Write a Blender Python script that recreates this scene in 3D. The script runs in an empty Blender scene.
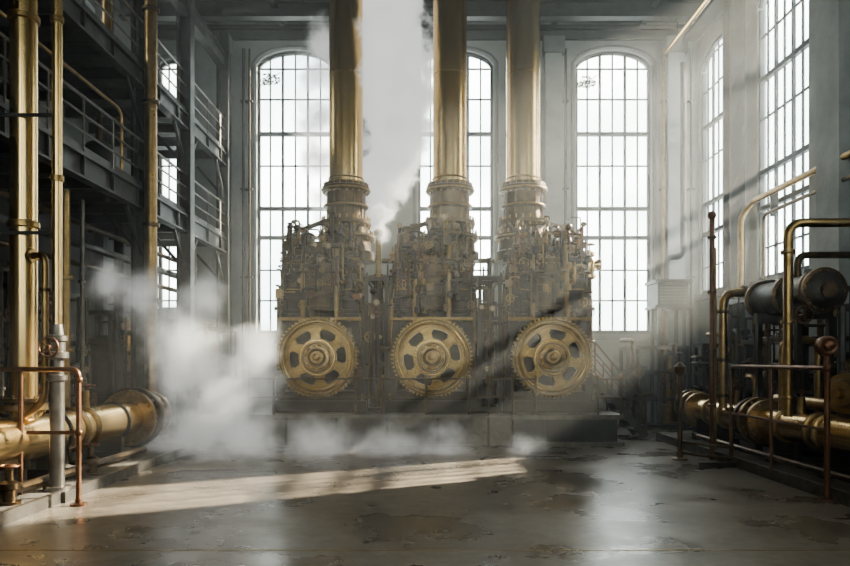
import bpy, math, random
from mathutils import Vector, Matrix
R=random.Random(7)
# ------------------------------------------------------------------ materials
def newmat(name):
    m=bpy.data.materials.new(name); m.use_nodes=True
    nt=m.node_tree; nt.nodes.clear()
    out=nt.nodes.new('ShaderNodeOutputMaterial')
    return m,nt,out
def pbr(name,c1,c2,metal,r1,r2,scale=3.0,bump=0.0,bscale=None,stretch=(1,1,1)):
    m,nt,out=newmat(name)
    b=nt.nodes.new('ShaderNodeBsdfPrincipled')
    tc=nt.nodes.new('ShaderNodeTexCoord'); mp=nt.nodes.new('ShaderNodeMapping')
    mp.inputs['Scale'].default_value=stretch
    nt.links.new(tc.outputs['Object'],mp.inputs[0])
    n=nt.nodes.new('ShaderNodeTexNoise'); n.inputs['Scale'].default_value=scale; n.inputs['Detail'].default_value=6; n.inputs['Roughness'].default_value=.65
    nt.links.new(mp.outputs[0],n.inputs['Vector'])
    cr=nt.nodes.new('ShaderNodeValToRGB'); cr.color_ramp.elements[0].position=.3; cr.color_ramp.elements[1].position=.7
    cr.color_ramp.elements[0].color=(*c1,1); cr.color_ramp.elements[1].color=(*c2,1)
    nt.links.new(n.outputs[0],cr.inputs[0]); nt.links.new(cr.outputs[0],b.inputs['Base Color'])
    mr=nt.nodes.new('ShaderNodeMapRange'); mr.inputs[1].default_value=.3; mr.inputs[2].default_value=.7
    mr.inputs[3].default_value=r1; mr.inputs[4].default_value=r2
    nt.links.new(n.outputs[0],mr.inputs[0]); nt.links.new(mr.outputs[0],b.inputs['Roughness'])
    b.inputs['Metallic'].default_value=metal
    if bump:
        n2=nt.nodes.new('ShaderNodeTexNoise'); n2.inputs['Scale'].default_value=bscale or scale*4; n2.inputs['Detail'].default_value=5
        nt.links.new(mp.outputs[0],n2.inputs['Vector'])
        bp=nt.nodes.new('ShaderNodeBump'); bp.inputs['Strength'].default_value=bump; bp.inputs['Distance'].default_value=.05
        nt.links.new(n2.outputs[0],bp.inputs['Height']); nt.links.new(bp.outputs[0],b.inputs['Normal'])
    nt.links.new(b.outputs[0],out.inputs[0])
    return m
BRASS=pbr('brass_polished',(.50,.35,.155),(.64,.46,.215),1,.27,.20,.9,.0,9,(1,1,.3))
SATIN=pbr('brass_satin',(.13,.085,.033),(.34,.235,.095),1,.42,.24,4.0,.04)
BRASSD=pbr('brass_aged',(.15,.098,.04),(.33,.225,.10),1,.42,.26,5.0,.05)
BRONZE=pbr('bronze_dark',(.035,.026,.016),(.12,.08,.043),1,.48,.3,5.0,.12)
IRON=pbr('cast_iron_dark',(.008,.0075,.007),(.028,.023,.018),.7,.55,.36,4.0,.12)
STEEL=pbr('painted_steel_grey',(.020,.0205,.020),(.048,.048,.045),.4,.6,.45,3.0,.1)
STEELL=pbr('steel_worn',(.08,.073,.065),(.19,.172,.15),.9,.5,.35,4.0,.1)
COPPER=pbr('copper_rusty',(.07,.036,.02),(.16,.08,.045),.9,.5,.35,6.0,.1)
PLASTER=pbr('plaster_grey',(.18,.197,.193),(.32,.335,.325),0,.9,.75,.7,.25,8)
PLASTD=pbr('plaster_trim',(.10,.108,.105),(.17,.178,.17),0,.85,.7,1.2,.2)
CONC=pbr('plinth_concrete',(.045,.04,.034),(.11,.096,.082),0,.85,.6,2.0,.3)
FRAME=pbr('window_frame_steel',(.03,.034,.035),(.06,.066,.066),.3,.6,.5,4.0)
WHITE=pbr('gauge_face_enamel',(.20,.18,.14),(.3,.27,.21),0,.4,.3,6)
CEIL=pbr('ceiling_boards',(.018,.018,.018),(.045,.041,.036),0,.9,.7,1.5,.2,None,(1,6,1))
LEAF=pbr('leaf_green',(.03,.06,.02),(.07,.10,.03),0,.6,.5,6)

# glass
GLASS,nt,out=newmat('window_glass')
t=nt.nodes.new('ShaderNodeBsdfTransparent'); t.inputs[0].default_value=(.93,.96,.955,1)
g=nt.nodes.new('ShaderNodeBsdfGlossy'); g.inputs['Roughness'].default_value=.08
mx=nt.nodes.new('ShaderNodeMixShader'); mx.inputs[0].default_value=.05
nt.links.new(t.outputs[0],mx.inputs[1]); nt.links.new(g.outputs[0],mx.inputs[2]); nt.links.new(mx.outputs[0],out.inputs[0])

# floor : worn wet concrete with expansion joints
FLOOR,nt,out=newmat('floor_worn_wet_concrete')
L=nt.links.new; N=nt.nodes.new
b=N('ShaderNodeBsdfPrincipled'); tc=N('ShaderNodeTexCoord')
n1=N('ShaderNodeTexNoise'); n1.inputs['Scale'].default_value=.6; n1.inputs['Detail'].default_value=6; n1.inputs['Roughness'].default_value=.58
n2=N('ShaderNodeTexNoise'); n2.inputs['Scale'].default_value=4.5; n2.inputs['Detail'].default_value=8; n2.inputs['Roughness'].default_value=.68
for n in (n1,n2): L(tc.outputs['Object'],n.inputs['Vector'])
cr=N('ShaderNodeValToRGB'); e=cr.color_ramp.elements; e[0].position=.33; e[0].color=(.050,.042,.033,1); e[1].position=.68; e[1].color=(.185,.158,.126,1)
m1=cr.color_ramp.elements.new(.5); m1.color=(.105,.088,.070,1)
m2=N('ShaderNodeMath'); m2.operation='MULTIPLY'; m2.inputs[1].default_value=.5; L(n1.outputs[0],m2.inputs[0])
mixf=N('ShaderNodeMath'); mixf.operation='MULTIPLY_ADD'; mixf.inputs[1].default_value=.5
L(n2.outputs[0],mixf.inputs[0]); L(m2.outputs[0],mixf.inputs[2])
L(mixf.outputs[0],cr.inputs[0]); L(cr.outputs[0],b.inputs['Base Color'])
rr=N('ShaderNodeMapRange'); rr.inputs[1].default_value=.3; rr.inputs[2].default_value=.7; rr.inputs[3].default_value=.16; rr.inputs[4].default_value=.46
L(n1.outputs[0],rr.inputs[0]); L(rr.outputs[0],b.inputs['Roughness'])
bp=N('ShaderNodeBump'); bp.inputs['Strength'].default_value=.14; bp.inputs['Distance'].default_value=.02
L(n2.outputs[0],bp.inputs['Height']); L(bp.outputs[0],b.inputs['Normal'])
L(b.outputs[0],out.inputs[0])

# ------------------------------------------------------------------ mesh builder
class B:
    def __init__(s,name,loc=(0,0,0)):
        s.name=name; s.v=[]; s.f=[]; s.m=[]; s.mats=[]; s.loc=Vector(loc)
    def mi(s,mat):
        if mat not in s.mats: s.mats.append(mat)
        return s.mats.index(mat)
    def add(s,vs,fs,mat):
        o=len(s.v); s.v+= [Vector(v) for v in vs]; k=s.mi(mat)
        for f in fs: s.f.append([i+o for i in f]); s.m.append(k)
    def box(s,x0,x1,y0,y1,z0,z1,mat):
        s.add([(x0,y0,z0),(x1,y0,z0),(x1,y1,z0),(x0,y1,z0),(x0,y0,z1),(x1,y0,z1),(x1,y1,z1),(x0,y1,z1)],
              [(0,3,2,1),(4,5,6,7),(0,1,5,4),(1,2,6,5),(2,3,7,6),(3,0,4,7)],mat)
    def fr(s,a):
        a=Vector(a).normalized(); u=a.cross(Vector((0,0,1)))
        if u.length<.01: u=Vector((1,0,0))
        u.normalize(); return a,u,a.cross(u)
    def bar(s,p0,p1,w,h,mat):
        p0=Vector(p0);p1=Vector(p1); a,u,v=s.fr(p1-p0)
        vs=[]
        for p in (p0,p1):
            for i,j in ((-1,-1),(1,-1),(1,1),(-1,1)): vs.append(p+u*i*w/2+v*j*h/2)
        s.add(vs,[(0,3,2,1),(4,5,6,7),(0,1,5,4),(1,2,6,5),(2,3,7,6),(3,0,4,7)],mat)
    def ibeam(s,p0,p1,w,h,mat,t=.04):
        z=Vector((0,0,h/2-t/2)); p0=Vector(p0);p1=Vector(p1)
        s.bar(p0+z,p1+z,w,t,mat); s.bar(p0-z,p1-z,w,t,mat); s.bar(p0,p1,t,h-2*t,mat)
    def lathe(s,p,axis,prof,mat,seg=20):
        p=Vector(p); a,u,v=s.fr(axis); vs=[];fs=[]
        for (t,r) in prof:
            for k in range(seg):
                th=2*math.pi*k/seg; vs.append(p+a*t+(u*math.cos(th)+v*math.sin(th))*max(r,.0005))
        for i in range(len(prof)-1):
            for k in range(seg):
                k2=(k+1)%seg; fs.append((i*seg+k,i*seg+k2,(i+1)*seg+k2,(i+1)*seg+k))
        fs.append(tuple(reversed(range(seg)))); n=(len(prof)-1)*seg; fs.append(tuple(range(n,n+seg)))
        s.add(vs,fs,mat)
    def cyl(s,p0,p1,r,mat,seg=14):
        p0=Vector(p0);p1=Vector(p1); s.lathe(p0,p1-p0,[(0,r),((p1-p0).length,r)],mat,seg)
    def dome(s,p,axis,r,h,mat,seg=16):
        s.lathe(p,axis,[(h*math.sin(i*math.pi/12),r*math.cos(i*math.pi/12)) for i in range(7)],mat,seg)
    def ball(s,p,r,mat,seg=12):
        s.lathe(p,(0,0,1),[(-r*math.cos(i*math.pi/8),r*math.sin(i*math.pi/8)) for i in range(9)],mat,seg)
    def pipe(s,pts,r,mat,bend=None,seg=10):
        pts=[Vector(p) for p in pts]; bend=bend or r*2.2
        path=[pts[0]]
        for i in range(1,len(pts)-1):
            a=(pts[i-1]-pts[i]); c=(pts[i+1]-pts[i]); d=min(bend,a.length*.45,c.length*.45)
            A=pts[i]+a.normalized()*d; C=pts[i]+c.normalized()*d
            for k in range(6):
                t=k/5; path.append(A*(1-t)**2+pts[i]*2*t*(1-t)+C*t*t)
        path.append(pts[-1])
        a,u,v=s.fr(path[1]-path[0]); vs=[];fs=[]
        for i,p in enumerate(path):
            if i==0: d=path[1]-p
            elif i==len(path)-1: d=p-path[i-1]
            else: d=path[i+1]-path[i-1]
            d.normalize(); u=(u-d*u.dot(d)).normalized(); v=d.cross(u)
            for k in range(seg):
                th=2*math.pi*k/seg; vs.append(p+(u*math.cos(th)+v*math.sin(th))*r)
        for i in range(len(path)-1):
            for k in range(seg):
                k2=(k+1)%seg; fs.append((i*seg+k,i*seg+k2,(i+1)*seg+k2,(i+1)*seg+k))
        fs.append(tuple(reversed(range(seg)))); n=(len(path)-1)*seg; fs.append(tuple(range(n,n+seg)))
        s.add(vs,fs,mat)
    def torus(s,c,axis,R_,r,mat,seg=24,sg=8):
        c=Vector(c);a,u,v=s.fr(axis);vs=[];fs=[]
        for i in range(seg):
            th=2*math.pi*i/seg; d=u*math.cos(th)+v*math.sin(th)
            for k in range(sg):
                ph=2*math.pi*k/sg; vs.append(c+d*(R_+r*math.cos(ph))+a*r*math.sin(ph))
        for i in range(seg):
            for k in range(sg):
                i2=(i+1)%seg;k2=(k+1)%sg; fs.append((i*sg+k,i2*sg+k,i2*sg+k2,i*sg+k2))
        s.add(vs,fs,mat)
    def flange(s,p,axis,r,t,mat,nb=10,bm=None):
        a,u,v=s.fr(axis); p=Vector(p)
        s.lathe(p-a*t/2,a,[(0,r*.97),(t*.1,r),(t*.9,r),(t,r*.97)],mat,28)
        for k in range(nb):
            th=2*math.pi*k/nb; q=p+(u*math.cos(th)+v*math.sin(th))*r*.86
            s.cyl(q-a*t*.95,q+a*t*.95,r*.06,bm or mat,6)
    def valve(s,c,axis,r,mat):
        a,u,v=s.fr(axis); c=Vector(c)
        s.torus(c,a,r,r*.11,mat,20,6)
        for k in range(5):
            th=2*math.pi*k/5; s.cyl(c,c+(u*math.cos(th)+v*math.sin(th))*r,r*.07,mat,5)
        s.cyl(c-a*r*.2,c+a*r*.25,r*.2,mat,8); s.cyl(c+a*r*.2,c+a*r*1.3,r*.1,mat,6)
    def gauge(s,c,axis,r,mat=None):
        mat=mat or BRASSD
        a,u,v=s.fr(axis); c=Vector(c)
        s.lathe(c,a,[(-r*.4,r*.9),(-r*.3,r),(r*.1,r),(r*.12,r*.88)],mat,18)
        s.cyl(c+a*r*.1,c+a*r*.14,r*.72,WHITE,18)
        s.bar(c+a*r*.17,c+a*r*.17+(u*.5+v*.4)*r,r*.08,r*.04,IRON)
    def finish(s,parent=None):
        me=bpy.data.meshes.new(s.name); me.from_pydata([tuple(v-s.loc) for v in s.v],[],s.f)
        for m in s.mats: me.materials.append(m)
        me.polygons.foreach_set('material_index',s.m)
        me.polygons.foreach_set('use_smooth',[True]*len(s.f))
        me.update(); me.set_sharp_from_angle(angle=math.radians(36))
        o=bpy.data.objects.new(s.name,me); o.location=s.loc
        bpy.context.collection.objects.link(o)
        if parent: o.parent=parent
        return o
def empty(name,loc=(0,0,0)):
    e=bpy.data.objects.new(name,None); e.location=loc; bpy.context.collection.objects.link(e); return e
def child_fix(o,par):
    o.parent=par; o.matrix_parent_inverse=Matrix.Translation(-Vector(par.location))

# ------------------------------------------------------------------ room shell
XL,XR,YB,YF,ZC=-10.0,9.2,24.0,-4.0,13.8
b=B('floor'); b.box(XL-.5,XR+.5,YF-.5,YB+.5,-.3,0,FLOOR)
for y in (8.1,):  # expansion joint strip
    b.box(XL,XR,y-.012,y+.012,0,.004,BRASSD)
b.finish()
def arch_z(u,u0,u1,zs,rise):
    t=(u-(u0+u1)/2)/((u1-u0)/2); return zs+rise*math.sqrt(max(0,1-t*t*.96))
def wall(name,mapf,ua,ub,wins,mat,th=.5,zc=ZC):
    """wins list of (u0,u1,z0,zspring,rise)"""
    b=B(name)
    def slab(us,zlo,zhi):  # prism between us[i],us[i+1]
        (u0,u1)=us
        vs=[mapf(u0,0,zlo[0]),mapf(u1,0,zlo[1]),mapf(u1,th,zlo[1]),mapf(u0,th,zlo[0]),
            mapf(u0,0,zhi),mapf(u1,0,zhi),mapf(u1,th,zhi),mapf(u0,th,zhi)]
        b.add(vs,[(0,3,2,1),(4,5,6,7),(0,1,5,4),(1,2,6,5),(2,3,7,6),(3,0,4,7)],mat)
    cur=ua
    for (u0,u1,z0,zs,ri) in sorted(wins):
        slab((cur,u0),(0,0),zc); slab((u0,u1),(0,0),z0)
        n=16
        for i in range(n):
            a=u0+(u1-u0)*i/n; c=u0+(u1-u0)*(i+1)/n
            slab((a,c),(arch_z(a,u0,u1,zs,ri),arch_z(c,u0,u1,zs,ri)),zc)
        cur=u1
    slab((cur,ub),(0,0),zc)
    return b.finish()
BW=[(-9.35,-8.35,3.9,12.2,.35),(-5.95,-3.35,3.1,12.2,.65),(-.42,2.18,3.1,12.2,.65),(5.0,7.6,3.1,12.2,.65)]
RW=[(21.3,23.8,4.4,11.9,.7),(17.0,19.7,4.4,12.0,.75),(6.8,9.5,4.4,12.0,.75)]
LW=[(19.0,21.5,9.6,12.3,.4),(13.0,15.5,9.6,12.3,.4),(7.0,9.5,9.6,12.3,.4)]
FW=[(-7.6,-4.4,3.1,12.1,.6),(-1.9,1.3,3.1,12.1,.6),(4.0,7.2,3.1,12.1,.6)]  # unseen windows behind the camera, added for front reflections in the brass
wall('wall_back',lambda u,w,z:(u,YB+w,z),XL-.5,XR+.3,BW,PLASTER)
wall('wall_front',lambda u,w,z:(u,YF-w,z),XL-.5,XR+.3,FW,PLASTER)
wall('wall_right',lambda u,w,z:(XR+w,u,z),YF,YB,RW,PLASTER,.26)
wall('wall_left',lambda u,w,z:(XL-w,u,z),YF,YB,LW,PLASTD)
wi=[0]
ROWS=[(4.25,0),(5.3,0),(6.42,1),(7.42,1),(8.9,0),(10.0,1),(11.2,0),(12.25,0)]
def window(mapf,w,cols,rows,d=.2):
    wi[0]+=1
    u0,u1,z0,zs,ri=w; b=B('window_%d'%wi[0])
    def P(u,z,dd=0): return Vector(mapf(u,d+dd,z))
    b.bar(P(u0+.05,z0),P(u0+.05,zs),.1,.1,FRAME); b.bar(P(u1-.05,z0),P(u1-.05,zs),.1,.1,FRAME)
    b.bar(P(u0,z0+.05),P(u1,z0+.05),.12,.14,FRAME)
    pts=[P(u0+(u1-u0)*i/16,arch_z(u0+(u1-u0)*i/16,u0,u1,zs,ri)-.05) for i in range(17)]
    b.pipe(pts,.07,FRAME,.02,6)
    for k in range(1,cols):
        u=u0+(u1-u0)*k/cols; t=.08 if (cols==6 and k in(2,4)) else .05
        b.bar(P(u,z0),P(u,arch_z(u,u0,u1,zs,ri)),t,t,FRAME)
    for z,h in rows:
        if z>z0+.2:
            t=.13 if h else .05
            b.bar(P(u0,z),P(u1,z),t,t,FRAME)
    n=16; vs=[];fs=[]
    for i in range(n+1):
        u=u0+(u1-u0)*i/n; vs+= [P(u,z0,.03),P(u,arch_z(u,u0,u1,zs,ri),.03)]
    for i in range(n): fs.append((2*i,2*i+2,2*i+3,2*i+1))
    b.add(vs,fs,GLASS)
    b.finish()
mb=lambda u,w,z:(u,YB+w,z); mr_=lambda u,w,z:(XR+w,u,z); ml=lambda u,w,z:(XL-w,u,z); mf=lambda u,w,z:(u,YF-w,z)
window(mb,BW[0],3,ROWS)
for w in BW[1:]: window(mb,w,6,ROWS)
for w in RW: window(mr_,w,6,ROWS,.1)
for w in LW: window(ml,w,6,[(10.5,0),(11.4,1),(12.3,0)])
for w in FW: window(mf,w,6,ROWS)

# ceiling
b=B('ceiling'); b.box(XL-.5,XR+.3,YF-.5,YB+.5,ZC,ZC+.3,CEIL); b.finish()
b=B('ceiling_beams')
for y in (2,6,10,14,18,22.6):
    b.ibeam((XL,y,ZC-.3),(XR,y,ZC-.3),.3,.55,STEEL)
for x in (-8,-5,-3,0,4.2,7.2):
    b.ibeam((x,YF,ZC-.12),(x,YB,ZC-.12),.18,.24,STEEL)
b.finish()
# trims: cornice, pilasters, sills
b=B('trim_1')
b.box(XL,XR,YB-.12,YB,13.15,13.45,STEEL); b.box(XL,XR,YB-.22,YB,13.45,13.6,STEEL)
for (u0,u1,z0,zs,ri) in BW:
    b.box(u0-.15,u1+.15,YB-.16,YB,z0-.22,z0,PLASTD)
    pts=[(u0-.1,YB-.0,z0)]+[(u0-.1+(u1-u0+.2)*i/14,YB-.0,arch_z(u0+(u1-u0)*i/14,u0,u1,zs,ri)+.08) for i in range(15)]+[(u1+.1,YB-.0,z0)]
    b.pipe(pts,.07,PLASTD,.03,6)
b.finish()
b=B('trim_2')
for x in (-7.1,-2.55,3.0,4.2,8.35):
    b.box(x-.28,x+.28,YB-.3,YB,0,12.9,PLASTER); b.box(x-.36,x+.36,YB-.38,YB,12.6,13.15,PLASTD); b.box(x-.36,x+.36,YB-.38,YB,0,.8,PLASTD)
b.finish()
b=B('trim_3')
for y in (5.6,10.8,15.6,):
    b.box(XR-.35,XR,y-.45,y+.45,0,ZC-.6,PLASTER); b.box(XR-.45,XR,y-.55,y+.55,12.7,13.1,PLASTD)
b.box(XR-.15,XR,YF,YB,13.1,13.4,PLASTD)
for (u0,u1,z0,zs,ri) in RW: b.box(XR-.16,XR,u0-.12,min(u1+.12,YB),z0-.2,z0,PLASTD)
b.finish()
# crane column (dark steel) right side
b=B('crane_column')
b.box(8.6,9.0,20.0,20.06,0,13.1,STEEL); b.box(8.6,9.0,20.5,20.56,0,13.1,STEEL); b.box(8.77,8.83,20.0,20.56,0,13.1,STEEL)
for z in range(1,13): b.bar((8.62,20.0,z),(8.98,20.0,z+.9),.06,.03,STEEL)
b.box(8.45,9.1,19.9,20.7,0,.3,STEEL)
b.box(8.5,9.0,5,23.6,12.95,13.05,STEEL)
b.finish()

# ------------------------------------------------------------------ gallery on the left
b=B('steel_gallery')
GX=-6.95
XG=XL+.01; YG=YB-.01
for z,h in ((6.05,.5),(8.95,.45)):
    b.ibeam((GX,3,z),(GX,YG,z),.22,h,STEEL,.05)
    b.box(XG,GX+.05,3,YG,z+h/2,z+h/2+.06,STEEL)
    y=3.6
    while y<YG-.2:
        b.ibeam((XG,y,z+.03),(GX,y,z+.03),.12,.28,STEEL,.03); y+=1.3
    # stiffeners on edge beam and rivets
    y=3.5
    while y<YG-.2:
        b.box(GX,GX+.1,y-.02,y+.02,z-h/2,z+h/2,STEEL); y+=1.3
    zt=z+h/2+.06
    for rz in (.4,.75,1.1): b.cyl((GX+.02,3,zt+rz),(GX+.02,YG,zt+rz),.025 if rz<1.1 else .035,STEELL,6)
    y=3.6
    while y<YG-.2:
        b.cyl((GX+.02,y,zt),(GX+.02,y,zt+1.1),.03,STEELL,6); y+=1.3
    b.box(GX,GX+.02,3,YG,zt,zt+.12,STEEL)
for y in (5.2,16.9,19.9,23.6):
    w=.17
    for dx in (-w,w): b.box(GX+dx-.03,GX+dx+.03,y-w,y+w,0,ZC-.6,STEEL)
    b.box(GX-w,GX+w,y-.02,y+.02,0,ZC-.6,STEEL)
    b.box(GX-.35,GX+.35,y-.35,y+.35,0,.12,STEEL)
    for z in (5.75,8.7):
        b.bar((GX,y,z-1.0),(GX,min(y+.9,YG),z),.08,.08,STEEL); b.bar((GX,y,z-1.0),(GX,y-.9,z),.08,.08,STEEL)
        b.bar((GX,y,z-1.0),(GX-.9,y,z),.08,.08,STEEL)
# rear posts by the wall
for y in (5,9,13,17,21): b.box(XG,XG+.25,y-.12,y+.12,0,ZC-.6,STEEL)
# upper crane girder
b.ibeam((GX,3,12.2),(GX,YG,12.2),.25,.5,STEEL,.05)
b.finish()
# bronze cased down pipe in front of gallery column
b=B('brass_downpipe'); 
b.cyl((-6.62,16.6,.9),(-6.62,16.6,13.2),.14,BRASSD,18)
for z in (1.2,3.6,5.4,8.3,10.5): b.flange((-6.62,16.6,z),(0,0,1),.2,.08,BRONZE,8)
b.pipe([(-6.62,16.6,.95),(-6.62,16.6,.45),(-7.2,16.6,.45)],.14,BRASSD,.3,14)
b.finish()

# ------------------------------------------------------------------ left foreground pipework
b=B('concrete_plinth'); b.box(-9.6,-5.7,3.5,17.2,0,.16,CONC); b.box(-5.74,-5.66,3.5,17.2,0,.18,STEELL); b.finish()
b=B('concrete_plinth'); b.box(6.3,9.15,4.5,19.4,0,.18,CONC); b.box(6.26,6.34,4.5,19.4,0,.2,STEELL); b.finish()

b=B('brass_steam_main')
b.cyl((-6.5,4,.95),(-6.5,16.2,.95),.36,BRASS,32)
for y in (5.2,7.4,9.2,12.6,13.0): b.lathe((-6.5,y-.05,.95),(0,1,0),[(0,.36),(.02,.40),(.08,.40),(.1,.36)],BRASSD,32)
b.flange((-6.5,8.35,.95),(0,1,0),.47,.1,BRASSD,16); b.flange((-6.5,8.2,.95),(0,1,0),.47,.1,BRASSD,16)
b.flange((-6.5,15.1,.95),(0,1,0),.60,.14,BRASSD,24); b.flange((-6.5,15.35,.95),(0,1,0),.66,.16,BRONZE,28)
b.flange((-6.5,15.6,.95),(0,1,0),.60,.14,BRASSD,24)
b.flange((-6.5,16.2,.95),(0,1,0),.52,.14,BRASSD,20)
b.dome((-6.5,16.25,.95),(0,1,0),.42,.25,BRASSD,24)
for y in (6,9.7,12,14.3):
    b.box(-6.85,-6.15,y-.1,y+.1,.16,.34,IRON); b.box(-6.72,-6.28,y-.06,y+.06,.3,.68,IRON)
    b.torus((-6.5,y,.95),(0,1,0),.37,.03,IRON,28,6)
b.pipe([(-6.05,5,.32),(-6.05,14.2,.32),(-6.05,14.8,.32)],.07,BRONZE)
for y in (9.9,11.6,13.2):
    b.cyl((-6.5,y,1.25),(-6.5,y,1.62),.07,BRASSD,12); b.valve((-6.5,y,1.72),(0,0,-1),.16,COPPER)
b.finish()

b=B('brass_riser')
b.cyl((-6.5,11.2,1.2),(-6.5,11.2,13.75),.2,BRASS,28)
b.flange((-6.5,11.2,1.45),(0,0,1),.34,.1,BRASSD,12); b.flange((-6.5,11.2,1.56),(0,0,1),.34,.08,BRONZE,12)
for z in (4.3,7.6,10.6): b.lathe((-6.5,11.2,z),(0,0,1),[(0,.2),(.02,.235),(.1,.235),(.12,.2)],BRASSD,28)
b.pipe([(-6.35,11.1,3.85),(-6.05,11.0,3.85),(-6.05,11.0,1.55),(-6.4,11.0,1.3)],.055,BRASSD,.28,12)
b.flange((-6.3,11.08,3.85),(1,-.3,0),.11,.05,BRASSD,6)
for z in (3.3,2.3): b.flange((-6.05,11.0,z),(0,0,1),.09,.05,BRONZE,6)
b.finish()

b=B('steel_standpipe')
b.cyl((-5.86,11,2.7),(-5.86,11,13.75),.075,BRASS,16)
b.lathe((-5.86,11,.16),(0,0,1),[(0,.2),(.06,.2),(.07,.11),(1.7,.11),(1.72,.15),(1.8,.15),(1.82,.1),(2.05,.1),(2.07,.17),(2.16,.17),(2.18,.12),(2.32,.12),(2.34,.15),(2.42,.15),(2.44,.1),(2.6,.08)],STEELL,20)
b.valve((-5.86,10.75,2.4),(0,1,0),.15,COPPER)
for z in (5,7.5,10): b.lathe((-5.86,11,z),(0,0,1),[(0,.075),(.01,.1),(.09,.1),(.1,.075)],BRASSD,16)
for z in (4.2,6.05,9.0): b.bar((-5.86,11,z),(-6.9,11,z),.04,.05,STEEL)
b.box(-6.1,-5.6,10.75,11.25,0,.17,STEELL)
b.finish()
b=B('copper_handrail')
b.pipe([(-7.4,10.6,2.06),(-5.32,10.6,2.06),(-5.32,10.6,0)],.04,COPPER,.12,10)
b.pipe([(-5.32,10.6,1.1),(-6.1,10.6,1.1)],.03,COPPER)
b.cyl((-6.2,10.6,.16),(-6.2,10.6,2.06),.035,COPPER,10)
for z in (2.06,1.1): b.ball((-5.32,10.6,z if z<2 else 1.9),.06,COPPER)
b.lathe((-5.32,10.6,0),(0,0,1),[(0,.12),(.03,.12),(.04,.05),(.1,.05)],COPPER,14)
b.finish()
# small pump on left floor
b=B('floor_valve_assembly')
for (x,y) in ((-5.95,9.9),(-6.0,12.4)):
    b.lathe((x,y,.16),(0,0,1),[(0,.15),(.04,.15),(.05,.09),(.2,.09),(.22,.13),(.3,.13),(.34,.06),(.5,.05)],BRONZE,16)
    b.valve((x,y,.7),(0,0,-1),.13,COPPER); b.pipe([(x,y,.38),(x-.4,y,.38),(x-.4,y,.7)],.05,BRONZE)
b.finish()

# left machinery under gallery
def machinery(name,xa,xb,ya,yb,z0,z1,seed,front,dens=26,mats=(IRON,BRONZE,BRONZE,STEEL,BRASSD,STEELL)):
    """bank of upright vessels + manifold pipes.  front: outward axis for valves/gauges"""
    r=random.Random(seed); b=B(name,((xa+xb)/2,(ya+yb)/2,z0)); H=z1-z0
    b.box(xa,xb,ya,yb,z0,z0+.12,IRON)
    for x in (xa+.05,xb-.05):
        for y in (ya+.05,yb-.05): b.box(x-.05,x+.05,y-.05,y+.05,z0,z1,IRON)
    for z in (z0+H*.36,z0+H*.7,z1):
        for x in (xa+.05,xb-.05): b.bar((x,ya,z),(x,yb,z),.07,.1,IRON)
        for y in (ya+.05,yb-.05): b.bar((xa,y,z),(xb,y,z),.07,.1,IRON)
    L=max(xb-xa,yb-ya); n=max(2,int(L/.75))
    for i in range(n):
        t=(i+.5)/n
        if xb-xa>yb-ya: x=xa+(xb-xa)*t; y=(ya+yb)/2
        else: y=ya+(yb-ya)*t; x=(xa+xb)/2
        rr=r.uniform(.17,.27); h0=z0+.12; h1=z0+H*r.uniform(.45,.85)
        m=r.choice(mats)
        b.lathe((x,y,h0),(0,0,1),[(0,rr*1.2),(.06,rr*1.2),(.08,rr),((h1-h0)*.45,rr),((h1-h0)*.46,rr*1.15),((h1-h0)*.5,rr*1.15),((h1-h0)*.51,rr*.9),((h1-h0)*.92,rr*.9),((h1-h0)*.93,rr*1.1),((h1-h0)*.97,rr*1.1),(h1-h0,rr*.5)],m,18)
        b.cyl((x,y,h1),(x,y,z1),rr*.25,r.choice(mats),8)
    f=Vector(front)
    for i in range(dens):
        x=r.uniform(xa+.08,xb-.08); y=r.uniform(ya+.08,yb-.08)
        if abs(f.x)>.5: x=(xb if f.x>0 else xa)+f.x*r.uniform(-.15,.12)
        else: y=(yb if f.y>0 else ya)+f.y*r.uniform(-.15,.12)
        za=z0+r.uniform(.1,H*.6); zb=min(z1+.3,za+r.uniform(.4,H*.7)); rad=r.choice((.025,.035,.05,.07)); m=r.choice(mats)
        dx=r.uniform(-.6,.6)
        q=Vector((x,y,0)); side=Vector((0,1,0)) if abs(f.x)>.5 else Vector((1,0,0))
        e=q+side*dx
        e.x=min(max(e.x,xa-.1),xb+.1); e.y=min(max(e.y,ya-.1),yb+.1)
        b.pipe([(x,y,za),(x,y,zb),(e.x,e.y,zb),(e.x-f.x*.4,e.y-f.y*.4,zb)],rad,m,None,8)
        if rad>.03: b.flange((x,y,(za+zb)/2),(0,0,1),rad*1.7,.05,m,6)
        k=r.random()
        if k<.3: b.valve((x+f.x*.15,y+f.y*.15,(za+zb)/2),tuple(-f),r.uniform(.09,.17),r.choice((COPPER,BRONZE,BRASSD)))
        elif k<.42: b.gauge((x+f.x*.12,y+f.y*.12,zb-.1),tuple(f),r.uniform(.06,.09))
    return b
machinery('boiler_feed_rack',-8.9,-7.9,12.0,16.2,.16,3.6,1,(1,0,0),30).finish()
machinery('boiler_feed_rack',-8.9,-8.0,17.6,21.5,0,3.4,2,(1,0,0),26).finish()
machinery('boiler_feed_rack',-9.3,-8.3,7.4,11.4,.16,4.2,3,(1,0,0),26).finish()
machinery('boiler_feed_rack',-9.2,-6.4,22.3,23.3,0,3.2,4,(0,-1,0),26).finish()
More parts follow.
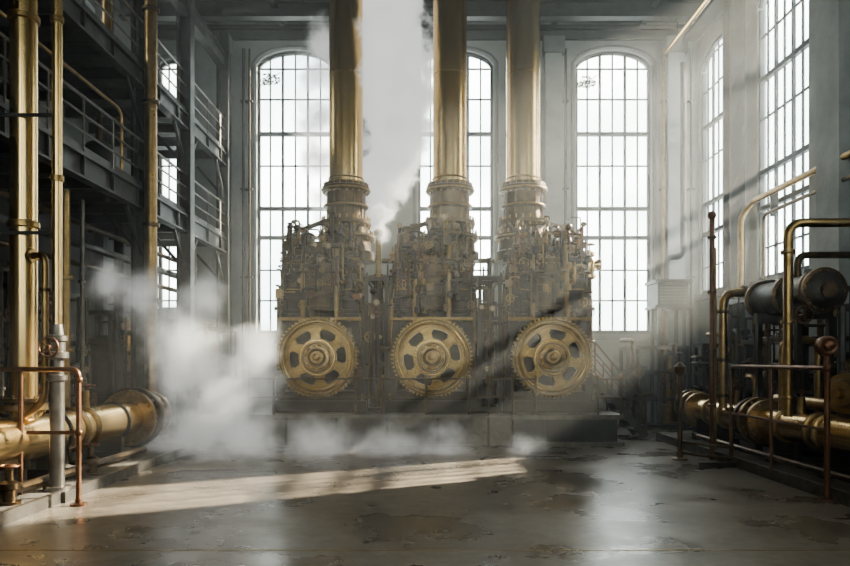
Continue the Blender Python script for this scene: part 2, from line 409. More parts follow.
# vertical pipes under the gallery
b=B('gallery_standpipes')
rr=random.Random(5)
for (x,y,r,z1,m) in ((-7.6,13.2,.06,5.7,BRONZE),(-7.5,14.4,.09,5.7,BRASSD),(-7.6,15.3,.05,5.7,STEELL),(-7.3,17.8,.1,5.7,BRASSD),(-7.4,18.6,.05,5.7,STEELL),(-7.3,20.8,.13,5.7,STEEL),(-7.3,21.7,.06,5.7,BRONZE),(-7.5,22.2,.09,5.7,STEELL),
                     (-7.4,12.4,.05,5.7,STEEL),(-8,18,.12,5.7,IRON),(-7.9,20,.08,5.7,IRON)):
    b.cyl((x,y,0),(x,y,z1),r,m,12)
    for z in (.9,2.4,3.9): b.flange((x,y,z),(0,0,1),r*1.8,.06,m,6)
for z in (4.3,4.75,5.2): b.cyl((-7.7,5,z),(-7.7,23,z),.06+.03*(z==4.75),rr.choice((BRASSD,STEEL,BRONZE)),10)
b.finish()
b=B('gallery_tanks')
for y in (12.4,14.6,18.4): 
    b.lathe((-8.7,y,6.37),(0,0,1),[(0,.5),(.1,.5),(.12,.42),(1.3,.42),(1.5,.3),(1.6,.1)],IRON,20)
    b.cyl((-8.7,y,7.9),(-8.7,y,8.7),.08,BRONZE,10)
b.finish()
b=B('gallery_overhead_pipe')
b.pipe([(-7.2,4,10.7),(-7.2,15.6,10.7),(-7.2,15.6,9.4)],.1,BRASSD,.3,12)
b.pipe([(-7.05,4,7.9),(-7.05,16,7.9),(-7.05,16,6.5)],.04,BRASSD,.3,8)
b.finish()

# ------------------------------------------------------------------ engine platform
b=B('engine_platform')
b.box(-6.3,2.15,18.0,22.6,0,.72,CONC); b.box(-6.36,2.2,17.94,22.6,.72,.8,STEELL)
b.box(2.15,4.8,17.95,22.6,.1,.72,STEEL); b.box(2.1,4.95,17.85,22.6,.68,.8,STEELL); b.box(2.1,4.95,17.8,22.6,0,.1,STEELL)
for x in (-5,-3.7,-2.4,-1.1,.2,1.5): b.box(x-.03,x+.03,17.96,18.0,0,.72,IRON)
for x in (3.0,3.9): b.box(x-.01,x+.01,17.93,17.96,.1,.68,IRON)
b.finish()
b=B('platform_railing')
xs=[-6.2,-5.1,-4.0,-1.9,-1.2,-.1,1.0,1.5,2.12,2.7,4.3,4.88]
for x in xs:
    b.cyl((x,17.9,0 if x in(2.12,) else .8),(x,17.9,1.78),.032,BRONZE,8); b.ball((x,17.9,1.78),.05,BRASSD,8)
for (a,c) in ((-6.2,2.7),(4.3,4.88)):
    for z in (1.25,1.72): b.cyl((a,17.9,z),(c,17.9,z),.025,BRONZE,8)
for z in (1.2,1.7): b.cyl((4.88,17.9,z),(4.88,22,z),.02,BRONZE,8)
for y in (19.3,20.6,22): b.cyl((4.88,y,.8),(4.88,y,1.72),.025,BRONZE,8)
b.finish()
b=B('steel_staircase')
n=9
for i in range(n):
    x=5.9-i*.2; z=.25*(i+1)*.98
    b.box(x-.14,x+.14,19.6,20.6,z-.03,z,STEEL)
for y in (19.6,20.6):
    b.bar((6.05,y,0.05),(4.15,y,2.25),.05,.2,STEEL)
    b.bar((6.05,y,1.0),(4.15,y,3.25),.04,.04,BRONZE); b.bar((6.05,y,.55),(4.15,y,2.8),.03,.03,BRONZE)
    for k in range(5):
        t=k/4; x=6.05-1.9*t; b.cyl((x,y,.05+2.2*t),(x,y,1.0+2.25*t),.025,BRONZE,6)
b.box(3.2,4.2,19.5,20.7,2.18,2.26,STEEL)
for y in (19.55,20.65): b.box(4.05,4.15,y-.05,y+.05,.8,2.2,STEEL)
for x in (3.3,3.8,4.15): b.cyl((x,19.55,2.25),(x,19.55,3.25),.025,BRONZE,6)
b.cyl((3.2,19.55,3.25),(4.15,19.55,3.25),.025,BRONZE,6)
b.finish()

# ------------------------------------------------------------------ toothed flywheel
def flywheel(name,c,r=1.06,par=None,rot=0):
    b=B(name,c); c=Vector(c); yc=c.y; D=.18
    def pt(rad,th,y): return (c.x+rad*math.cos(th),y,c.z+rad*math.sin(th))
    # rim with teeth
    nt_=60; vs=[];fs=[]; prof=[]
    for i in range(nt_):
        for k,rad in ((0,r*.945),(.24,r*.945),(.34,r),(.7,r),(.8,r*.945)):
            prof.append((rad,2*math.pi*(i+k)/nt_+rot))
    n=len(prof)
    for y in (yc-D,yc+D):
        for rad,th in prof: vs.append(pt(rad,th,y))
        for rad,th in prof: vs.append(pt(r*.82,th,y))
    for i in range(n):
        j=(i+1)%n
        fs.append((i,j,n+j,n+i)); fs.append((2*n+i,3*n+i,3*n+j,2*n+j))
        fs.append((i,2*n+i,2*n+j,j)); fs.append((n+i,n+j,3*n+j,3*n+i))
    b.add(vs,fs,SATIN)
    b.torus((c.x,yc-D,c.z),(0,1,0),r*.915,.02,BRONZE,72,6); b.torus((c.x,yc-D,c.z),(0,1,0),r*.83,.034,BRASS,72,8)
    # web with six rounded slots
    NA,NR=240,22; r0,r1=.1*r,.83*r; yf,yk=yc-D*.4,yc+D*.4
    def hole(i,j):
        th=(i+.5)/NA*360%60-30; rad=(r0+(j+.5)/NR*(r1-r0))/r
        rc=.585; hw=.115
        if abs(rad-rc)>hw: return False
        k=abs(rad-rc)/hw; half=19-(1-math.sqrt(1-k*k))*7
        return abs(th)<half
    H=[[hole(i,j) for j in range(NR)] for i in range(NA)]
    vs=[];fs=[]
    for y in (yf,yk):
        for i in range(NA):
            for j in range(NR+1): vs.append(pt(r0+j/NR*(r1-r0),2*math.pi*i/NA+rot,y))
    W=NR+1; T=NA*W
    for i in range(NA):
        i2=(i+1)%NA
        for j in range(NR):
            if H[i][j]: continue
            a,b_,c_,d=i*W+j,i2*W+j,i2*W+j+1,i*W+j+1
            fs.append((a,b_,c_,d)); fs.append((T+a,T+d,T+c_,T+b_))
            if H[(i-1)%NA][j]: fs.append((a,d,T+d,T+a))
            if H[i2][j]: fs.append((b_,T+b_,T+c_,c_))
            if j>0 and H[i][j-1]: fs.append((a,T+a,T+b_,b_))
            if j<NR-1 and H[i][j+1]: fs.append((d,c_,T+c_,T+d))
    b.add(vs,fs,SATIN)
    # dished backing plate seen in the slots
    b.lathe((c.x,yk+.02,c.z),(0,1,0),[(0,r*.82),(.06,r*.82)],IRON,60)
    # raised rings on the web and hub
    f=(0,-1,0)
    b.torus((c.x,yf,c.z),(0,1,0),r*.745,.02,BRASSD,72,6)
    b.lathe((c.x,yf+.02,c.z),f,[(0,.42*r),(.04,.42*r),(.05,.38*r),(.05,.32*r),(.1,.31*r),(.12,.27*r),(.12,.2*r),(.2,.19*r),(.24,.15*r),(.24,.09*r),(.3,.08*r),(.32,.04*r)],BRASSD,48)
    b.torus((c.x,yf-.03,c.z),(0,1,0),r*.35,.016,BRONZE,48,6); b.torus((c.x,yf-.1,c.z),(0,1,0),r*.21,.016,BRONZE,40,6)
    b.torus((c.x,yf-.02,c.z),(0,1,0),r*.42,.02,BRASS,48,6)
    for k in range(12):
        th=2*math.pi*k/12; q=Vector(pt(r*.285,th,yf-.08)); b.cyl(q,q+Vector((0,-.05,0)),.02,BRASS,6)
    for k in range(36):
        th=2*math.pi*k/36; q=Vector(pt(r*.875,th,yc-D)); b.cyl(q,q+Vector((0,-.025,0)),.015,BRONZE,6)
    o=b.finish()
    if par: child_fix(o,par)
    return o

# ------------------------------------------------------------------ steam engines
def engine(x0,sx,seed):
    r=random.Random(seed)
    e=empty('steam_engine',(x0,20,.8))
    b=B('engine_body',(x0,20,.8)); X=lambda v:x0+v
    b.box(X(-1.25),X(1.25),18.75,21.8,.8,1.1,IRON); b.box(X(-1.1),X(1.1),18.9,21.6,1.1,1.35,IRON)
    # A-frames
    for y in (18.95,20.2,21.5):
        for s in (-1,1):
            b.bar((X(1.1*s),y,1.3),(X(.8*s),y,4.9),.2,.22,IRON)
            b.bar((X(1.02*s),y,2.2),(X(-.9*s),y,3.9),.07,.07,IRON)
        for z in (2.05,3.15,3.4,4.8): b.bar((X(-1.05),y,z),(X(1.05),y,z),.12,.16,IRON)
    # backing plates behind machinery
    b.box(X(-.95),X(.95),20.25,20.35,1.3,4.9,IRON)
    # crankcase + shaft
    b.lathe((x0,18.66,2.25),(0,1,0),[(0,.2),(.1,.2),(.1,.5),(.2,.55),(2.4,.55),(2.5,.4)],IRON,28)
    b.flange((x0,18.95,2.25),(0,1,0),.75,.12,IRON,18); b.flange((x0,19.6,2.25),(0,1,0),.7,.12,IRON,14)
    # main cylinders (front row & rear row)
    for (dx,y,rr,za,zb,m) in ((-.78,19.05,.25,3.35,4.85,IRON),(0,18.95,.3,3.45,5.0,BRONZE),(.78,19.05,.25,3.35,4.85,IRON),
                            (-.6,20.6,.4,1.3,4.9,IRON),(.6,20.6,.4,1.3,4.9,IRON)):
        h=zb-za; x=X(dx)
        b.lathe((x,y,za),(0,0,1),[(0,rr*.5),(.08,rr*.6),(.1,rr*1.2),(.2,rr*1.2),(.21,rr),(h*.3,rr),(h*.31,rr*1.08),(h*.36,rr*1.08),(h*.37,rr),(h*.62,rr),(h*.63,rr*1.08),(h*.68,rr*1.08),(h*.69,rr),(h-.2,rr),(h-.19,rr*1.2),(h-.08,rr*1.2),(h-.06,rr*.8),(h,rr*.5)],m,22)
        for k in range(10):
            th=2*math.pi*k/10; b.cyl((x+rr*1.1*math.cos(th),y+rr*1.1*math.sin(th),zb-.24),(x+rr*1.1*math.cos(th),y+rr*1.1*math.sin(th),zb-.02),.02,BRASSD,6)
        b.torus((x,y,za+h*.5),(0,0,1),rr*1.02,.02,BRASSD,24,6)
        if y<19.5:
            b.cyl((x,y,za),(x,y,za-.9),.045,STEELL,10); b.box(x-.09,x+.09,y-.08,y+.08,za-1.0,za-.75,BRONZE)
            b.bar((x,y,za-.9),(x0+dx*.3,18.8,2.25),.09,.06,STEELL)
    # upper deck: narrower than the frame, stepped shoulders
    b.box(X(-1.0),X(1.0),18.85,21.5,4.9,4.98,IRON)
    b.box(X(-.85),X(.85),19.3,20.9,4.98,5.3,IRON)
    b.lathe((X(-.95),19.15,5.25),(1,0,0),[(0,.08),(.03,.18),(.1,.2),(1.8,.2),(1.87,.18),(1.9,.08)],BRONZE,20)
    for dx in (-.75,-.3,.3,.75): b.flange((X(dx),19.15,5.25),(1,0,0),.26,.06,BRONZE,10,BRASSD)
    for k in range(9):
        dx=-1.08+k*.27; h=r.uniform(.2,.85)*(1.0-.45*abs(dx-sx*.6))
        if h<.15: h=.15
        y=r.uniform(18.9,19.4)
        b.lathe((X(dx),y,5.3 if abs(dx)<.95 else 4.9),(0,0,1),[(0,.12),(.05,.12),(.06,.065),(h*.5,.065),(h*.5+.02,.11),(h*.7,.12),(h*.85,.08),(h,.03),(h+.12,.02)],r.choice((BRASSD,BRONZE,IRON,BRONZE)),14)
    for s in (-1,1):
        b.lathe((X(s*.75),20.6,4.98),(0,0,1),[(0,.3),(.1,.3),(.12,.24),(.7,.24),(.85,.18),(.95,.06),(1.1,.05)],BRONZE,18)
    # side manifolds hugging engine
    for s in (-1,1):
        b.pipe([(X(s*1.15),19.1,1.2),(X(s*1.15),19.1,4.0),(X(s*1.05),19.6,4.5),(X(s*.85),19.6,5.6)],.085,BRONZE,.25,12)
        b.pipe([(X(s*.45),18.75,3.0),(X(s*.45),18.7,4.4),(X(s*.45),18.9,5.3)],.06,BRASSD,.2,10)
        for z in (1.8,2.7,3.6): b.flange((X(s*1.15),19.1,z),(0,0,1),.15,.07,BRONZE,8)
        # bracing pipes rising to the stack base
        b.pipe([(X(s*.9),19.4,4.9),(X(s*.9),19.4,5.7),(X(sx+s*.5),19.6,6.1)],.07,BRONZE,.3,10)
    b.pipe([(X(-1.1),18.7,3.3),(X(1.1),18.7,3.3)],.05,BRASSD)
    b.pipe([(X(-1.05),18.72,4.55),(X(1.05),18.72,4.55)],.045,BRONZE)
    # clutter: small bore piping, valves, gauges, boxes
    mats=(IRON,IRON,IRON,IRON,BRONZE,BRONZE,BRONZE,BRASSD,COPPER)
    for i in range(80):
        dx=r.uniform(-1.15,1.15); z=r.uniform(3.3,5.3); z2=z+r.uniform(.25,1.0); y=r.uniform(18.55,19.0); d2=r.uniform(-.5,.5)
        lim=1.15 if z2<4.6 else 1.15-(z2-4.6)*.25
        dx=max(-lim,min(lim,dx)); d3=max(-lim,min(lim,dx+d2)); z2=min(z2,6.15)
        b.pipe([(X(dx),y+.3,z),(X(dx),y,z),(X(dx),y,z2),(X(d3),y,z2),(X(d3),y+.4,z2)],r.choice((.015,.02,.03,.045)),r.choice(mats),.08,7)
        k=r.random()
        if k<.25: b.valve((X(dx),y-.12,z+.15),(0,1,0),r.uniform(.06,.13),r.choice((BRASSD,COPPER,BRONZE)))
        elif k<.30: b.gauge((X(dx),y-.08,z2),(0,-1,0),r.uniform(.05,.08))
        elif k<.6: b.lathe((X(dx),y,z-.05),(0,0,1),[(0,.03),(.02,.08),(.16,.08),(.2,.03)],r.choice(mats),12)
        elif k<.75: b.box(X(dx)-.09,X(dx)+.09,y-.07,y+.1,z,z+r.uniform(.12,.26),r.choice(mats))
        elif k<.85: b.ball((X(dx),y,z2),r.uniform(.05,.1),r.choice(mats))
    for i in range(24):
        dx=r.choice((-1,1))*r.uniform(.95,1.3); z=r.uniform(1.2,4); y=r.uniform(18.9,21)
        b.pipe([(X(dx),y,1.1),(X(dx),y,z),(X(dx*.7),y,z+.2)],r.choice((.02,.035,.05)),r.choice(mats),.1,7)
        if r.random()<.4: b.valve((X(dx),y-.1,z*.8),(0,1,0),.11,COPPER)
    o=b.finish(); child_fix(o,e)
    # stack
    x=X(sx); b=B('exhaust_stack',(x,20,5))
    b.lathe((x,20,5.0),(0,0,1),[(0,.82),(.25,.82),(.3,.72),(.6,.70),(.62,.8),(.74,.8),(.76,.62),(1.02,.6)],BRONZE,40)
    b.lathe((x,20,6.0),(0,0,1),[(0,.6),(.04,.72),(.14,.72),(.16,.55),(.5,.52),(.52,.62),(.6,.62),(.62,.53),(.95,.55)],BRONZE,40)
    b.lathe((x,20,6.93),(0,0,1),[(0,.55),(.04,.68),(.17,.68),(.19,.64),(.27,.64),(.29,.5)],BRONZE,40)
    b.torus((x,20,5.68),(0,0,1),.8,.03,BRASSD,40,6); b.torus((x,20,6.56),(0,0,1),.62,.03,BRASSD,40,6); b.torus((x,20,7.02),(0,0,1),.68,.025,BRASSD,40,6)
    for k in range(22):
        th=2*math.pi*k/22
        for z,rr in ((7.02,.62),(6.05,.67),(5.66,.75)): b.cyl((x+rr*math.cos(th),20+rr*math.sin(th),z-.1),(x+rr*math.cos(th),20+rr*math.sin(th),z+.2),.026,BRASSD,6)
    for k in range(12):
        th=2*math.pi*k/12; b.bar((x+.53*math.cos(th),20+.53*math.sin(th),6.2),(x+.53*math.cos(th),20+.53*math.sin(th),6.95),.05,.04,BRONZE)
    b.cyl((x,20,7.2),(x,20,13.79),.48,BRASS,64)
    for z in (7.35,): b.torus((x,20,z),(0,0,1),.485,.025,BRASSD,48,6)
    b.torus((x,20,10.3),(0,0,1),.48,.01,BRASSD,48,6)
    o=b.finish(); child_fix(o,e)
    flywheel('flywheel',(x0,18.42,2.27),1.07,e,rot=seed*.1+.52)
engine(-2.95,.55,1); engine(.05,.52,2); engine(3.2,-.54,3)

b=B('steam_manifold')
rr=random.Random(11)
for z,rad,m in ((1.6,.1,BRONZE),(2.8,.14,IRON),(3.9,.1,BRONZE),(4.7,.16,IRON),(5.3,.08,BRONZE)):
    b.cyl((-4.3,21.9,z),(4.4,21.9,z),rad,m,12)
for i in range(44):
    x=-4.3+i*.2+rr.uniform(-.07,.07); b.cyl((x,21.7+rr.uniform(-.2,.3),.8),(x,21.9,rr.uniform(3.6,5.7)),rr.choice((.03,.05,.09)),rr.choice((IRON,BRONZE,STEEL)),8)
b.finish()
for x in (-1.45,1.62):
    machinery('pump_set',x-.32,x+.32,18.9,21.2,.8,4.4,int(x*10)+50,(0,-1,0),12,(IRON,IRON,BRONZE)).finish()
b=B('steam_vent'); b.lathe((-1.5,20.4,4.6),(0,0,1),[(0,.14),(.1,.14),(.12,.09),(1.2,.09),(1.22,.14),(1.35,.16),(1.4,.12)],BRASSD,16); b.cyl((-1.5,20.4,4.3),(-1.5,20.4,4.65),.09,BRASSD); b.finish()
# brass tee fitting on right of engine three
b=B('brass_relief_valve')
b.cyl((4.35,19.1,.8),(4.35,19.1,4.5),.07,BRONZE,12)
b.lathe((4.35,19.1,4.4),(0,0,1),[(0,.1),(.05,.17),(.12,.17),(.15,.12),(.35,.16),(.5,.16),(.6,.1),(.65,.14),(.72,.14),(.78,.05)],BRASS,20)
b.lathe((4.35,19.1,4.8),(1,0,0),[(-.35,.13),(-.3,.13),(-.28,.08),(.1,.08),(.25,.16),(.3,.16)],BRASS,18)
b.valve((4.35,19.1,5.35),(0,0,-1),.15,BRASSD)
b.pipe([(4.1,19.1,4.8),(3.5,19.1,4.8)],.06,BRASSD)
b.finish()

# ------------------------------------------------------------------ right side pipework
b=B('brass_steam_main')
b.cyl((7,5,.92),(7,18.6,.92),.29,BRASS,32)
for y,m,r_ in ((18.7,BRONZE,.5),(18.45,BRASSD,.47),(18.1,BRASSD,.44),(15.1,BRONZE,.48),(14.8,BRASSD,.5),(14.5,BRASSD,.46),(10.4,BRASSD,.45),(10.2,BRONZE,.45)): b.flange((7,y,.92),(0,1,0),r_,.13,m,18)
b.dome((7,18.7,.92),(0,1,0),.4,.2,BRONZE,24)
for y in (6.3,12.2,12.5,13.6,16.3,17.2): b.lathe((7,y,.92),(0,1,0),[(0,.29),(.02,.335),(.09,.335),(.11,.29)],BRASSD,32)
for y in (8,12,13.9,16.6,17.8):
    b.box(6.7,7.3,y-.1,y+.1,.18,.35,IRON); b.box(6.8,7.2,y-.06,y+.06,.3,.7,IRON)
b.cyl((7.55,5,1.35),(7.55,15.2,1.35),.12,BRASSD,18); b.cyl((7.55,5,.55),(7.55,17,.55),.15,BRONZE,18)
b.pipe([(6.5,9,.35),(6.5,16.8,.35),(6.5,17,.35)],.06,BRONZE)
for y in (11.3,13.2,16.0):
    b.cyl((7,y,1.15),(7,y,1.5),.07,BRASSD,12); b.valve((7,y,1.6),(0,0,-1),.17,COPPER)
b.finish()
b=B('brass_loop_pipe')
b.pipe([(9.19,13,4.75),(6.65,13,4.75),(6.65,13,1.15)],.085,BRASSD,.3,16)
for z in (4.2,2.9,1.5): b.flange((6.65,13,z),(0,0,1),.13,.06,BRASSD,8)
b.finish()
b=B('brass_loop_pipe')
b.pipe([(8.6,16.2,3.85),(6.7,16,3.72),(6.7,16,1.1)],.1,BRASSD,.3,14)
for z in (3.3,2.2,1.4): b.flange((6.7,16,z),(0,0,1),.16,.07,BRONZE,8)
b.flange((7.2,16.05,3.75),(1,0,0),.17,.06,BRONZE,8)
b.finish()
b=B('copper_standpipe')
b.cyl((6.2,15.4,0),(6.2,15.4,5.3),.05,COPPER,12); b.ball((6.2,15.4,5.38),.1,COPPER)
for z in (.1,1.2,2.4,3.7,4.9): b.flange((6.2,15.4,z),(0,0,1),.1,.05,BRONZE,6)
b.cyl((6.35,15.6,0),(6.35,15.6,4.7),.035,BRASSD,10)
b.finish()
b=B('copper_guard_rail')
b.pipe([(6.24,14.5,.2),(6.24,14.5,2.07),(6.24,11,2.07)],.04,COPPER,.12)
b.cyl((6.24,11,0),(6.24,11,2.3),.045,COPPER,12)
b.cyl((6.24,12.8,.2),(6.24,12.8,2.07),.03,COPPER,8); b.cyl((6.24,11,1.1),(6.24,14.5,1.1),.025,COPPER,8)
b.lathe((6.24,11,0),(0,0,1),[(0,.13),(.03,.13),(.05,.06),(.12,.06)],COPPER,14)
b.ball((6.24,11,2.07),.07,COPPER)
b.lathe((6.24,11.1,2.42),(0,-1,0),[(0,.13),(.03,.16),(.14,.16),(.16,.13),(.15,.08),(.2,.07),(.22,.02)],COPPER,20)
b.finish()
b=B('signal_post')
b.cyl((5.5,15.4,0),(5.5,15.4,1.95),.05,BRONZE,12); b.lathe((5.5,15.4,1.85),(0,0,1),[(0,.06),(.05,.12),(.2,.13),(.25,.08),(.3,.03)],BRONZE,14)
b.lathe((5.5,15.4,0),(0,0,1),[(0,.17),(.04,.17),(.06,.07),(.2,.06)],BRONZE,14)
b.finish()
b=B('low_guard_frame')
for z in (.16,.4):
    b.pipe([(5.55,15.35,z),(6.2,14.4,z)],.03,BRONZE)
b.box(5.5,6.3,14.3,14.36,0,.1,IRON)
b.finish()
b=B('horizontal_receiver')
b.lathe((7.35,13.0,3.5),(0,1,0),[(-.12,.05),(-.1,.2),(-.03,.3),(0,.36),(2.6,.36),(2.7,.3),(2.8,.1)],IRON,32)
for y in (13.05,13.2,14.2,15.4): b.flange((7.35,y,3.5),(0,1,0),.43,.07,BRONZE,18)
b.flange((7.35,12.9,3.5),(0,1,0),.16,.1,BRONZE,8)
for y in (13.4,15.0):
    b.box(6.98,7.72,y-.08,y+.08,2.98,3.2,IRON)
    for x in (7.05,7.65): b.box(x-.05,x+.05,y-.06,y+.06,.18,3.0,IRON)
b.pipe([(7.35,14,3.8),(7.35,14,4.3),(8.6,14,4.3)],.07,BRONZE,.2,12)
b.valve((7.0,13.1,3.05),(0,1,0),.16,COPPER)
b.finish()
DK=(IRON,IRON,BRONZE,STEEL,BRONZE,BRASSD)
machinery('pump_set',7.75,8.9,10.6,13.6,.18,3.2,21,(-1,0,0),30,DK).finish()
machinery('pump_set',7.8,8.9,14.6,18.4,.18,3.7,22,(-1,0,0),40,DK).finish()
machinery('pump_set',7.4,8.4,19.0,19.7,0,2.6,23,(0,-1,0),14,DK).finish()
machinery('pump_set',6.3,8.3,22.4,23.3,0,2.6,24,(0,-1,0),16,DK).finish()
# feed pump on the right floor
b=B('feed_pump')
b.lathe((7.6,12.4,1.62),(-1,-.6,0),[(0,.2),(.3,.3),(.36,.36),(.44,.36),(.46,.26),(.6,.22),(.62,.1),(.75,.08)],BRASSD,26)
b.lathe((8.3,12.0,1.3),(0,0,1),[(0,.35),(.3,.35),(.32,.42),(.4,.42),(.42,.3),(1.0,.28),(1.1,.15),(1.5,.12)],BRONZE,24)
b.torus((7.9,11.8,2.6),(-1,-1,0),.3,.05,BRONZE,26,8); b.pipe([(7.9,11.8,2.3),(7.9,11.8,1.2)],.06,BRASSD)
b.pipe([(6.9,13.7,1.2),(6.9,13.7,2.6),(7.6,13.7,2.6),(7.6,13.7,.6)],.075,BRASSD,.25,12)
b.box(7.4,8.7,11.5,12.7,.18,1.32,IRON)
b.finish()
# wall pipes right
b=B('wall_pipe')
b.pipe([(8.95,6,6.6),(8.95,19.4,6.6),(8.7,19.6,6.2),(8.7,19.6,4.0)],.08,BRASSD,.35,12)
b.pipe([(8.95,6,6.1),(8.95,18.8,6.1),(8.95,18.8,3.9)],.05,BRONZE,.25,10)
for y in (7,10,13,16,18.5): b.box(9.0,9.19,y-.04,y+.04,6.0,6.72,STEEL)
b.finish()
b=B('ceiling_pipe')
b.cyl((8.0,4,12.6),(8.0,23.99,12.6),.09,BRASS,14)
for y in (6,10,14,18,22.6): b.cyl((8.0,y,12.6),(8.0,y,13.22),.02,STEEL,6)
b.finish()
b=B('ventilation_box')
b.box(7.35,8.35,22.6,23.6,3.95,4.75,STEEL); b.box(7.25,8.45,22.5,23.65,4.7,4.8,STEEL); b.box(7.25,8.45,22.5,23.65,3.88,3.96,STEEL)
for i in range(7): b.bar((7.42,22.56,4.05+i*.1),(8.28,22.56,4.05+i*.1),.03,.05,STEELL)
for x in (7.45,8.25): b.box(x-.05,x+.05,22.7,22.8,0,3.95,STEEL); b.box(x-.05,x+.05,23.4,23.5,0,3.95,STEEL)
b.pipe([(7.8,23.1,4.75),(7.8,23.1,5.6),(8.35,23.1,5.6),(8.35,23.1,12)],.1,STEEL,.25)
b.finish()
# wall conduits between windows on rear wall
b=B('wall_conduit')
for x,r_,m in ((4.62,.05,STEEL),(7.95,.07,BRASSD),(-6.35,.06,STEEL),(-6.15,.04,BRONZE),(8.9,.05,STEEL)):
    b.cyl((x,23.85,.2),(x,23.85,12.8),r_,m,10)
    for z in (2,5,8,11): b.box(x-.1,x+.1,23.8,23.99,z,z+.05,STEEL)
b.finish()
# ivy growing at top window corners
b=B('ivy_sprig'); r=random.Random(3)
for (cx,cz) in ((-5.55,11.8),(5.35,11.7)):
    for i in range(90):
        a=r.uniform(0,6.28); d=r.random()**.7*.4; x=cx+d*math.cos(a)*1.0; z=cz+d*math.sin(a)*.5+d*.2; y=24.12+r.uniform(-.05,.04)
        s=r.uniform(.03,.07); t=r.uniform(0,6.28); c,sn=math.cos(t)*s,math.sin(t)*s
        b.add([(x-c,y,z-sn),(x+sn*.5,y-.02,z-c*.5),(x+c,y,z+sn),(x-sn*.5,y-.02,z+c*.5)],[(0,1,2,3)],LEAF)
    b.pipe([(cx-.5,24.15,cz-.3),(cx-.1,24.12,cz),(cx+.4,24.12,cz+.3)],.015,LEAF,.1,5)
b.finish()

# ------------------------------------------------------------------ haze and steam volumes
hm,nt,out=newmat('haze_volume')
v=nt.nodes.new('ShaderNodeVolumeScatter'); v.inputs['Color'].default_value=(1,1,.97,1); v.inputs['Density'].default_value=.0095; v.inputs['Anisotropy'].default_value=.45
nt.links.new(v.outputs[0],out.inputs['Volume'])
try: hm.cycles.homogeneous_volume=True
except Exception as ex: print(ex)
b=B('air_haze'); b.box(XL+.002,XR-.002,8.0,YB-.002,.002,ZC-.002,hm); b.finish()

def steam(name,sph,dens,nscale=1.2,namp=1.0,zs=1.0,edge=.35,step=.25,aniso=.1,emit=0.0,bias=.8,detail=6):
    m,nt,out=newmat(name+'_vapour'); N=nt.nodes.new; L=nt.links.new
    tc=N('ShaderNodeTexCoord')
    k=1.3
    x0=min(c[0]-r*k for c,r in sph); x1=max(c[0]+r*k for c,r in sph)
    y0=min(c[1]-r*k for c,r in sph); y1=max(c[1]+r*k for c,r in sph)
    z0=min(c[2]-r*k/zs for c,r in sph); z1=max(c[2]+r*k/zs for c,r in sph)
    z0=max(z0,.01); z1=min(z1,ZC-.01); y1=min(y1,YB-.02)
    loc=Vector(((x0+x1)/2,(y0+y1)/2,(z0+z1)/2))
    nz=N('ShaderNodeTexNoise'); nz.inputs['Scale'].default_value=nscale; nz.inputs['Detail'].default_value=detail; nz.inputs['Roughness'].default_value=.6; nz.inputs['Distortion'].default_value=.2
    L(tc.outputs['Object'],nz.inputs['Vector'])
    prev=None
    for c,r in sph:
        mp=N('ShaderNodeVectorMath'); mp.operation='SUBTRACT'; mp.inputs[1].default_value=Vector(c)-loc; L(tc.outputs['Object'],mp.inputs[0])
        sc=N('ShaderNodeVectorMath'); sc.operation='MULTIPLY'; sc.inputs[1].default_value=(1/r,1/r,zs/r); L(mp.outputs[0],sc.inputs[0])
        ln=N('ShaderNodeVectorMath'); ln.operation='LENGTH'; L(sc.outputs[0],ln.inputs[0])
        if prev is None: prev=ln.outputs['Value']
        else:
            mn=N('ShaderNodeMath'); mn.operation='SMOOTH_MIN'; mn.inputs[2].default_value=.25; L(prev,mn.inputs[0]); L(ln.outputs['Value'],mn.inputs[1]); prev=mn.outputs[0]
    a=N('ShaderNodeMath'); a.operation='SUBTRACT'; a.inputs[0].default_value=bias-.5*namp; L(prev,a.inputs[1])
    q=N('ShaderNodeMath'); q.operation='MULTIPLY_ADD'; q.inputs[1].default_value=namp; L(nz.outputs[0],q.inputs[0]); L(a.outputs[0],q.inputs[2])
    mr=N('ShaderNodeMapRange'); mr.inputs[1].default_value=0; mr.inputs[2].default_value=edge; mr.inputs[3].default_value=0; mr.inputs[4].default_value=1
    L(q.outputs[0],mr.inputs[0])
    pw=N('ShaderNodeMath'); pw.operation='POWER'; pw.inputs[1].default_value=1.5; L(mr.outputs[0],pw.inputs[0])
    dm=N('ShaderNodeMath'); dm.operation='MULTIPLY'; dm.inputs[1].default_value=dens; L(pw.outputs[0],dm.inputs[0])
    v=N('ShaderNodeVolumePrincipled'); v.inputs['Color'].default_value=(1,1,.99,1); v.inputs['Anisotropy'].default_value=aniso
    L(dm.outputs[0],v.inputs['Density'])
    if emit>0:  # added glow stands in for light scattered repeatedly inside the steam
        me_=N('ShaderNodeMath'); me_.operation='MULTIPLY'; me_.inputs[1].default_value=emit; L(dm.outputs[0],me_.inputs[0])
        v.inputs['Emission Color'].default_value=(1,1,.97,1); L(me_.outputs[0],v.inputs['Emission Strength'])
    L(v.outputs[0],out.inputs['Volume'])
    try: m.cycles.volume_step_rate=step
    except Exception as ex: print(ex)
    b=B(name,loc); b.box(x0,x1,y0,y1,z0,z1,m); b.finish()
steam('steam_plume',[((-1.5,20.5,5.9),.35),((-1.5,20.5,6.5),.5),((-1.4,20.6,7.2),.7),((-1.15,20.7,8.0),1.0),((-.95,20.7,9.0),1.2),((-1.0,20.7,10.2),1.4),((-1.15,20.7,11.3),1.4),((-1.3,20.8,12.4),1.2)],8.0,1.8,2.1,edge=.55,emit=.42,bias=.95)
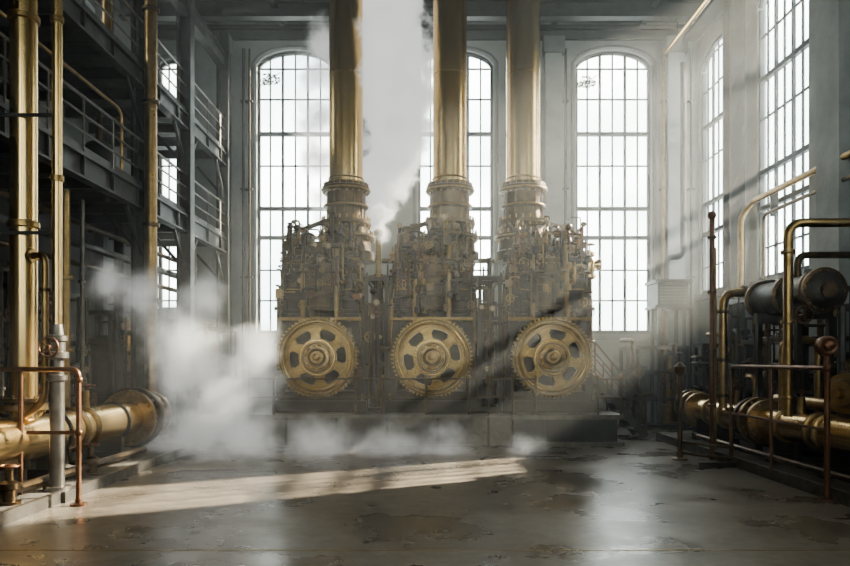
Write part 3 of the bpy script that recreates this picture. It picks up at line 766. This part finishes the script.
steam('steam_plume',[((-3.3,21.6,6.4),.5),((-3.3,21.6,7.2),.7),((-3.4,21.6,8.4),.95),((-3.5,21.6,9.7),1.1),((-3.3,21.6,11),1.1),((-3.2,21.6,12),.9)],2.5,1.5,2.0,edge=.7,emit=.3,bias=.85)
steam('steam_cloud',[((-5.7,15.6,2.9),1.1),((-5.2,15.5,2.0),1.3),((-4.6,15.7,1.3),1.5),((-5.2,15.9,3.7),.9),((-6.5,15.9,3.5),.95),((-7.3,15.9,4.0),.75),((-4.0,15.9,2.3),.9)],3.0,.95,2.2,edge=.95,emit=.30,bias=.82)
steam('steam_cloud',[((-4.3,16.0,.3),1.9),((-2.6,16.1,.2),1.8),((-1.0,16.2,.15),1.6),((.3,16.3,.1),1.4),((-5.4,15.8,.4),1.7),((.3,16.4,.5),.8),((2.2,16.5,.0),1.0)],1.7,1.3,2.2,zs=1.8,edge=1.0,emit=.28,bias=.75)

# ------------------------------------------------------------------ world, sun, camera
w=bpy.data.worlds.new('hazy_daylight_sky'); bpy.context.scene.world=w; w.use_nodes=True
nt=w.node_tree; nt.nodes.clear(); N=nt.nodes.new; L=nt.links.new
o=N('ShaderNodeOutputWorld'); bg=N('ShaderNodeBackground'); tc=N('ShaderNodeTexCoord'); nz=N('ShaderNodeTexNoise'); nz.inputs['Scale'].default_value=5; nz.inputs['Detail'].default_value=5
L(tc.outputs['Generated'],nz.inputs['Vector'])
cr=N('ShaderNodeValToRGB'); cr.color_ramp.elements[0].position=.38; cr.color_ramp.elements[0].color=(.60,.68,.68,1); cr.color_ramp.elements[1].position=.6; cr.color_ramp.elements[1].color=(.98,1,.96,1)
L(nz.outputs[0],cr.inputs[0]); L(cr.outputs[0],bg.inputs[0]); bg.inputs[1].default_value=8; L(bg.outputs[0],o.inputs[0])
sl=bpy.data.lights.new('sun','SUN'); sl.energy=58; sl.angle=math.radians(1.2); sl.color=(1,.90,.72)
so=bpy.data.objects.new('sun',sl); bpy.context.collection.objects.link(so)
so.rotation_euler=Vector((-12,-6.2,-7.5)).to_track_quat('-Z','Y').to_euler(); so.location=(30,35,25)
cd=bpy.data.cameras.new('camera'); cam=bpy.data.objects.new('camera',cd); bpy.context.collection.objects.link(cam)
cam.location=(0,0,2.2); cam.rotation_euler=(math.pi/2,0,0)
cd.sensor_width=36; cd.lens=36*700/850; cd.shift_x=-5/850; cd.shift_y=77/850; cd.clip_end=300
bpy.context.scene.camera=cam
vs_=bpy.context.scene.view_settings
try:
    vs_.view_transform='AgX'; vs_.look='AgX - Medium High Contrast'; vs_.exposure=.15
except Exception as ex: print(ex)
